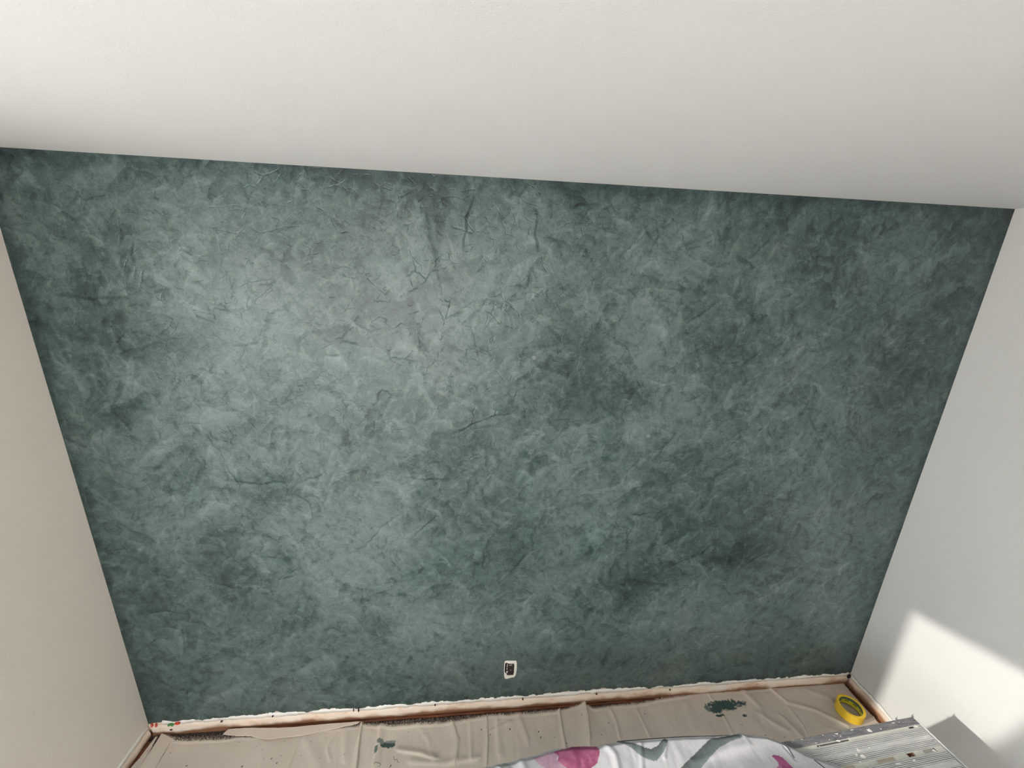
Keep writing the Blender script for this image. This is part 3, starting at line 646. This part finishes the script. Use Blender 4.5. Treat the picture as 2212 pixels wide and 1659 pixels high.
for i in range(8):
    a = .05 + i * .035; r = TR + .0006 + .007 * (i / 7) ** 2
    cur = [bm.verts.new((r * math.cos(a), r * math.sin(a), z)) for z in (.001, TH + .001)] + [bm.verts.new(((r + .0007) * math.cos(a), (r + .0007) * math.sin(a), z)) for z in (.001, TH + .001)]
    if prev:
        for p_, q_ in ((0, 1), (1, 3), (3, 2), (2, 0)): bm.faces.new((prev[p_], cur[p_], cur[q_], prev[q_]))
    prev = cur
bmesh.ops.recalc_face_normals(bm, faces=bm.faces[:]); from_bm('loose_tape_end', bm, M_tape, roll)

# ------------------------------------------------------------------ aluminium work platform
M_al = mat('aluminium', (.7, .7, .7), .5, .25); n = N(M_al); c = n.co()
n.base(n.ramp(n.noise(n.mapping(c, (6, 60, 60)), 3, 6, .7).outputs[0], [(.3, (.52, .52, .53)), (.55, (.70, .70, .70)), (.8, (.82, .82, .80))])); n.bump(n.noise(n.mapping(c, (3, 80, 80)), 3, 4).outputs[0], .2, .002)
M_aldark = mat('dull_aluminium', (.22, .215, .23), .6, .4); n = N(M_aldark); c = n.co()
n.base(n.ramp(n.noise(n.mapping(c, (5, 50, 50)), 4, 7, .75).outputs[0], [(.35, (.13, .125, .14)), (.5, (.25, .245, .26)), (.66, (.38, .375, .38)), (.8, (.65, .64, .62))]))
M_splat2 = mat('paint_filmed_metal', (.62, .62, .56), .6); M_splat = mat('dried_white_paint', (.82, .82, .77), .6)
A = at(1971, 1548, .5); rot = math.radians(4.3)
plat = empty('work_platform', (A[0], A[1], 0), rot)   # local: -x along the plank, -y towards the camera
tag(plat, 'silver aluminium work platform with ribbed slotted top, splattered with white paint', 'platform')
LEN = 1.72; ZT = .5; DP = .36
rows = [('rail', .026), ('slot', .010), ('rib', .024), ('flat', .013), ('rib', .024), ('slot2', .016), ('rib', .028), ('flat', .016), ('rib', .026), ('slot', .012), ('rib', .026), ('flat', .013), ('rib', .024), ('slot2', .014), ('rib', .024), ('slot', .010), ('rail', .026)]
y = 0; TK = .003; x_r = -.006
for kind, w_ in rows:
    ya, yb = y - w_, y; y -= w_; bm = bmesh.new(); nm = 'tread_plank'; m = M_al
    if kind == 'rail':
        box(bm, -LEN, 0, ya, yb, ZT - .042, ZT); bevel(bm, .002); nm = 'side_rail'; m = M_aldark
    elif kind == 'flat':
        box(bm, -LEN, x_r, ya, yb, ZT - TK, ZT - .001); bevel(bm, .0008, 1); nm = 'flat_tread'
    elif kind == 'rib':
        box(bm, -LEN, x_r, ya, yb, ZT - .006, ZT - .004); nr = max(5, int(w_ / .0043)); s = w_ / nr
        for i in range(nr):
            a_ = ya + i * s; v = [bm.verts.new((x, yy, zz)) for x in (-LEN, x_r) for yy, zz in ((a_ + s * .16, ZT - .004), (a_ + s * .22, ZT), (a_ + s * .78, ZT), (a_ + s * .84, ZT - .004))]
            for f in ((0, 1, 5, 4), (1, 2, 6, 5), (2, 3, 7, 6), (0, 3, 2, 1), (4, 5, 6, 7)): bm.faces.new([v[k_] for k_ in f])
        bmesh.ops.recalc_face_normals(bm, faces=bm.faces[:]); nm = 'ribbed_tread'
    else:
        nm = 'slotted_strip'; e = .002; m = M_splat2
        box(bm, -LEN, x_r, ya, ya + e, ZT - TK - .001, ZT - .001); box(bm, -LEN, x_r, yb - e, yb, ZT - TK - .001, ZT - .001)
        if kind == 'slot': bars = [(-LEN, -.98), (-.90, -.72), (-.62, -.475), (-.335, -.06), (-.035, x_r)]
        else: bars = [(-LEN, -.86), (-.80, -.52), (-.40, -.30), (-.225, -.17), (-.135, -.095), (-.04, x_r)]
        for a_, b_ in bars: box(bm, a_, b_, ya + e, yb - e, ZT - TK - .001, ZT - .002)
    from_bm(nm, bm, m, plat)
DP = -y
bm = bmesh.new(); box(bm, 0, .004, -DP, 0, ZT - .045, ZT + .002); bevel(bm, .001, 1); from_bm('end_cap', bm, M_al, plat)
bm = bmesh.new(); box(bm, x_r - .012, x_r, -DP, 0, ZT - .030, ZT - .008); from_bm('cross_bar', bm, M_aldark, plat)
bm = bmesh.new(); box(bm, -LEN - .004, -LEN, -DP, 0, ZT - .045, ZT + .002); bevel(bm, .001, 1); from_bm('end_cap', bm, M_al, plat)
for xx in (-.20, -LEN + .16):
    for yy in (-.022, -DP + .022):
        bm = bmesh.new(); box(bm, xx - .018, xx + .018, yy - .012, yy + .012, .030, ZT - .042); bevel(bm, .003)
        lg = from_bm('leg', bm, M_al, plat)
        bm = bmesh.new(); box(bm, xx - .022, xx + .022, yy - .016, yy + .016, .022, .050); bevel(bm, .004); from_bm('rubber_foot', bm, M_slot, lg)
    bm = bmesh.new(); box(bm, xx - .010, xx + .010, -DP + .03, -.03, .16, .18); bevel(bm, .002); from_bm('stretcher', bm, M_al, plat)
# spiky bits of dried plaster / wire at the corner
bm = bmesh.new()
for bx_, by_ in ((-.004, -.002), (-.080, -.001)):
    for dx, dy, hh in ((-.005, .003, .012), (.001, .002, .016), (.005, -.002, .008), (-.002, -.004, .009)):
        d = Vector((dx, dy, hh)); M_ = Matrix.Translation((bx_, by_, ZT)) @ d.to_track_quat('Z', 'Y').to_matrix().to_4x4() @ Matrix.Translation((0, 0, hh / 2))
        bmesh.ops.create_cone(bm, cap_ends=True, segments=5, radius1=.0022, radius2=.0006, depth=hh, matrix=M_)
tag(from_bm('plaster_spike', bm, M_aldark, plat), kind='stuff')
# splatters
bm = bmesh.new(); r3 = random.Random(11)
def blob(x, y_, rx, ry, z=ZT):
    k = r3.randint(6, 9); ph = r3.random() * 6; top = []; rx *= .8; ry *= .7; botv = []
    for i in range(k):
        a = ph + 6.283 * i / k; rr_ = r3.uniform(.45, 1.35); px_, py_ = x + rx * rr_ * math.cos(a), y_ + ry * rr_ * math.sin(a)
        botv.append(bm.verts.new((px_, py_, z - .0006))); top.append(bm.verts.new((x + (px_ - x) * .8, y_ + (py_ - y_) * .8, z + .0009)))
    bm.faces.new(top)
    for i in range(k): j = (i + 1) % k; bm.faces.new((botv[i], botv[j], top[j], top[i]))
def loc(px, py):
    q = at(px, py, .5); dx, dy = q[0] - A[0], q[1] - A[1]; cc, ss = math.cos(rot), math.sin(rot); return dx * cc + dy * ss, -dx * ss + dy * cc
for px, py, rx, ry in ((1878, 1578, .011, .010), (1807, 1585, .010, .003), (1841, 1577, .012, .003), (1903, 1575, .003, .003), (1778, 1588, .005, .003), (1930, 1562, .008, .003), (1942, 1560, .006, .002), (1816, 1590, .005, .003), (1762, 1605, .006, .003), (1792, 1598, .004, .003),
     (1812, 1600, .014, .007), (1732, 1597, .007, .002), (1714, 1599, .005, .002), (1855, 1620, .012, .009), (1878, 1615, .004, .004), (1858, 1646, .007, .006), (1980, 1568, .008, .006), (1998, 1592, .008, .006), (2018, 1621, .008, .006), (1850, 1630, .008, .005), (1865, 1634, .014, .008), (1940, 1650, .018, .006), (1975, 1642, .010, .005), (1770, 1612, .003, .002)):
    x_, y_ = loc(px, py); blob(x_, y_, rx, ry)
for _ in range(260): blob(-r3.uniform(0, .62), -abs(r3.gauss(0, .10)), r3.uniform(.0006, .0022), r3.uniform(.0004, .0012))
bmesh.ops.recalc_face_normals(bm, faces=bm.faces[:]); tag(from_bm('paint_splatter', bm, M_splat, plat), kind='stuff')

# ------------------------------------------------------------------ floral sheet over a bed
M_sheet = mat('floral_cotton', (.8, .8, .8), .85, spec=.15); n = N(M_sheet); c = n.co()
n.base(n.attr('print').outputs['Color']); n.bump(n.noise(c, 45, 5, .6).outputs[0], .25, .003)
back = [(760, 1740), (880, 1700), (980, 1672), (1012, 1662), (1040, 1654), (1060, 1650), (1100, 1642), (1150, 1628), (1200, 1613), (1235, 1608), (1292, 1607), (1300, 1603), (1312, 1602), (1340, 1597), (1400, 1592), (1480, 1587), (1560, 1585), (1592, 1584), (1600, 1579), (1608, 1582), (1650, 1586), (1692, 1600), (1730, 1620), (1760, 1632), (1800, 1646), (1845, 1662), (1900, 1690)]
zb_px = [760, 1690, 1760, 1800, 1900]; zb_v = [.536, .534, .526, .520, .516]
ed = []
for a, b in back: ed.append(at(a, b, float(np.interp(a, zb_px, zb_v))))
ed = np.array(ed)
xs = np.arange(ed[0, 0], ed[-1, 0], .0026); ey = np.interp(xs, ed[:, 0], ed[:, 1]); ez = np.interp(xs, ed[:, 0], ed[:, 2])
ins = np.concatenate([np.linspace(0, .26, 105), np.linspace(.28, .44, 10)])
skirt = np.linspace(1, 0, 26)[:-1]
xr_over = at(1690, 1600, .54)[0]
low = np.where(xs > xr_over - .05, .5035, .024)          # over the platform the hem rests on its top
low = np.interp(xs, [xr_over - .06, xr_over - .02], [.42, .5035])
rowsP = []
for s in skirt:
    z = ez - .012 - (ez - .012 - low) * s
    fold = .010 * s * np.sin(xs * 55 + 2 * np.sin(xs * 9)) * np.clip((ez - low) / .3, 0, 1)
    y_ = ey + .004 * np.sin(min(1, s * 6) * 1.57) + fold
    rowsP.append(np.stack([xs, y_, z], -1))
Xt = np.broadcast_to(xs, (len(ins), len(xs))); Yt = ey[None] - ins[:, None]
rnd = .012 * (1 - sstep(0, .018, ins))[:, None]
bumps = .012 * (fbm(Xt * 7, Yt * 7, 4) - .5) * sstep(0, .08, ins)[:, None] + .004 * (fbm(Xt * 30, Yt * 12, 3) - .5)
def rl(pts, wd, hh):
    q = [tuple(at(a, b, .55)[:2]) for a, b in pts]; d, sg, tt = seg_dist(Xt, Yt, q); return hh * np.exp(-(d / wd) ** 2)
bumps = bumps + rl([(1312, 1602), (1330, 1625), (1338, 1659)], .012, .006) + rl([(1600, 1580), (1560, 1620), (1540, 1659)], .02, .008) + rl([(1385, 1600), (1390, 1659)], .008, .004) + rl([(1440, 1600), (1437, 1630)], .006, .004) \
      + rl([(1125, 1636), (1135, 1659)], .012, .008) + rl([(1075, 1648), (1085, 1659)], .008, .006) + rl([(1500, 1640), (1620, 1600)], .012, .004) - rl([(1695, 1604), (1712, 1622), (1720, 1632)], .004, .004)
far = sstep(xr_over - .05, xr_over + .2, xs)[None] * sstep(0, .3, ins)[:, None] * 0
Zt = ez[None] - rnd + bumps + far
top = np.stack([Xt, Yt, np.maximum(Zt, .512)], -1)
front = []
for s in np.linspace(0, 1, 14)[1:]:
    q_ = top[-1].copy(); q_[:, 1] -= .03 * np.sin(s * 1.57) + .012 * s * np.sin(xs * 40); q_[:, 2] -= (.16 + .02 * np.sin(xs * 6)) * s; front.append(q_)
P = np.concatenate([np.array(rowsP), top, np.array(front)])
# printed flowers and stems as flat colour, drawn on the cloth
base = np.array([.54, .54, .56]); col = np.ones(P.shape) * base
U = P[..., 0]; Vv = P[..., 1]
U = U + (fbm(P[..., 0] * 70, P[..., 1] * 70, 2) - .5) * .003
def pol(px): return [tuple(at(a, b, .55)[:2]) for a, b in px]
f1_ = fbm(P[..., 0] * 35, P[..., 1] * 35, 5, .6)
def paintp(px, ca, cb):
    global col
    m = in_poly(U, Vv, pol(px)).astype(float)[..., None]; k = sstep(.3, .7, f1_)[..., None]
    col = col * (1 - m) + (np.array(ca) * (1 - k) + np.array(cb) * k) * m
def stem(px, w, ca, cb):
    global col
    q = pol(px); d, sg, tt = seg_dist(U, Vv, q); wv_ = np.interp(tt, np.linspace(0, 1, len(w)), w)
    m = (d < wv_).astype(float)[..., None]; k = np.clip(.5 + .5 * sg * d / wv_, 0, 1)[..., None]
    col = col * (1 - m) + (np.array(ca) * (1 - k) + np.array(cb) * k) * m
GA, GB = (.095, .115, .115), (.20, .235, .23)
paintp([(1150, 1628), (1200, 1616), (1208, 1622), (1203, 1634), (1218, 1645), (1222, 1655), (1205, 1657), (1182, 1655), (1165, 1645)], (.50, .34, .42), (.42, .27, .35))
paintp([(1196, 1617), (1210, 1609), (1240, 1600), (1290, 1600), (1297, 1618), (1292, 1640), (1275, 1655), (1250, 1662), (1228, 1657), (1222, 1650), (1205, 1636), (1208, 1628)], (.44, .15, .25), (.30, .075, .155))
paintp([(1668, 1627), (1673, 1624), (1683, 1625), (1694, 1630), (1703, 1639), (1712, 1648), (1728, 1660), (1752, 1675), (1745, 1690), (1712, 1700), (1686, 1690), (1674, 1668), (1677, 1655), (1685, 1648), (1682, 1640), (1675, 1633)], (.42, .12, .26), (.27, .07, .17))
paintp([(1680, 1650), (1690, 1648), (1700, 1665), (1680, 1680)], (.45, .2, .32), (.38, .14, .26))
stem([(1343, 1592), (1365, 1602), (1390, 1618), (1412, 1624), (1428, 1612), (1440, 1590)], [.006, .010, .016, .018, .012, .008], GB, GA)
stem([(1598, 1583), (1570, 1590), (1545, 1600), (1515, 1630), (1470, 1680)], [.010, .014, .017, .018, .020], GA, GB)
stem([(1088, 1638), (1096, 1648), (1108, 1664)], [.006, .008, .012], (.34, .38, .36), (.28, .32, .31))
# further blossoms on the part nearer than the frame
stem([(1300, 1750), (1480, 1700), (1600, 1780)], [.014, .018, .014], GB, GA); 
paintp([(1050, 1760), (1120, 1740), (1160, 1790), (1100, 1840), (1040, 1820)], (.60, .2, .34), (.42, .1, .22))
sheet = grid_mesh('floral_bedsheet', P, M_sheet, None, attrs={'print': col}, flip=True)
so_ = sheet.modifiers.new('thick', 'SOLIDIFY'); so_.thickness = .0014; so_.offset = -1
tag(sheet, 'white bedsheet with large pink flowers and grey-green stems, bunched over the work platform', 'bedsheet')
# dark piped seam running along the back edge
M_pipe = mat('dark_piping', (.05, .055, .06), .7)
ipx = np.array([at(a, b, .55)[0] for a, b in ((1336, 1597), (1596, 1583), (1690, 1600), (1712, 1630), (1768, 1636), (1840, 1665))])
def seam(xa_, xb_, r, dz=.0):
    pts = []
    for x in np.arange(xa_, xb_, .012):
        pts.append((x, float(np.interp(x, xs, ey)) + .0005, float(np.interp(x, xs, ez)) - .011 + dz))
    tube('piped_seam', pts, r, M_pipe, sheet)
seam(ipx[0], ipx[1], .0016)
q = [(1690, 1600), (1700, 1607), (1710, 1620), (1719, 1632)]
def on_sheet(a, b):
    p_ = at(a, b, .545); i = int(np.clip(np.searchsorted(xs, p_[0]), 0, len(xs) - 1)); j = int(np.argmin(np.abs(top[:, i, 1] - p_[1]))); return (p_[0], top[j, i, 1], top[j, i, 2] + .0006)
tube('open_seam', [on_sheet(a, b) for a, b in q], .0018, M_pipe, sheet)
tube('piped_seam', [on_sheet(a, b) for a, b in ((1762, 1634), (1775, 1643), (1790, 1655), (1798, 1664))], .0018, M_pipe, sheet)

# ------------------------------------------------------------------ unseen cloths added at the side window to shape sun and glow
M_cur = mat('sun_mask_cloth', (.8, .77, .7), .9)
M_sheer = mat('added_glow_sheer', (.86, .86, .84), .9); n = N(M_sheer)
tl = n.new('ShaderNodeBsdfTranslucent', {'Color': (.88, .88, .87, 1)}); ms = n.new('ShaderNodeMixShader', {'Fac': .62})
n.l.new(n.b.outputs[0], ms.inputs[1]); n.l.new(tl.outputs[0], ms.inputs[2]); n.l.new(ms.outputs[0], n.n['Material Output'].inputs['Surface'])
def hang(name, poly, x, lab, cat, m=None):
    bm = bmesh.new(); f = bm.faces.new([bm.verts.new((x, a, b)) for a, b in poly]); r = bmesh.ops.extrude_face_region(bm, geom=[f])
    for v in r['geom']:
        if isinstance(v, bmesh.types.BMVert): v.co.x += .004
    bmesh.ops.recalc_face_normals(bm, faces=bm.faces[:]); tag(from_bm(name, bm, m or M_cur), lab, cat)
hang('sun_mask_valance', [(-3.2, ZC - .03), (-.90, ZC - .03), (-.90, 2.095), (-1.30, 2.199), (-1.6, 2.28), (-3.2, 2.30)], XL + .012, 'unseen cloth strip added to slant the top of the sun patch', 'curtain')
hang('sun_mask_curtain', [(-1.56, 2.31), (-1.425, 2.31), (-1.315, 1.84), (-1.19, 1.64), (-1.12, 1.56), (-1.04, 1.24), (-.925, 1.12), (-.925, .05), (-1.56, .05)], XL + .022, 'unseen beige opaque curtain added to cut the sun patch and shade the sheet', 'curtain')
hang('added_glow_sheer', [(-3.2, 2.31), (-1.57, 2.31), (-1.57, .05), (-3.2, .05)], XL + .022, 'unseen white sheer curtain added to spread soft glow from the side window', 'curtain', M_sheer)
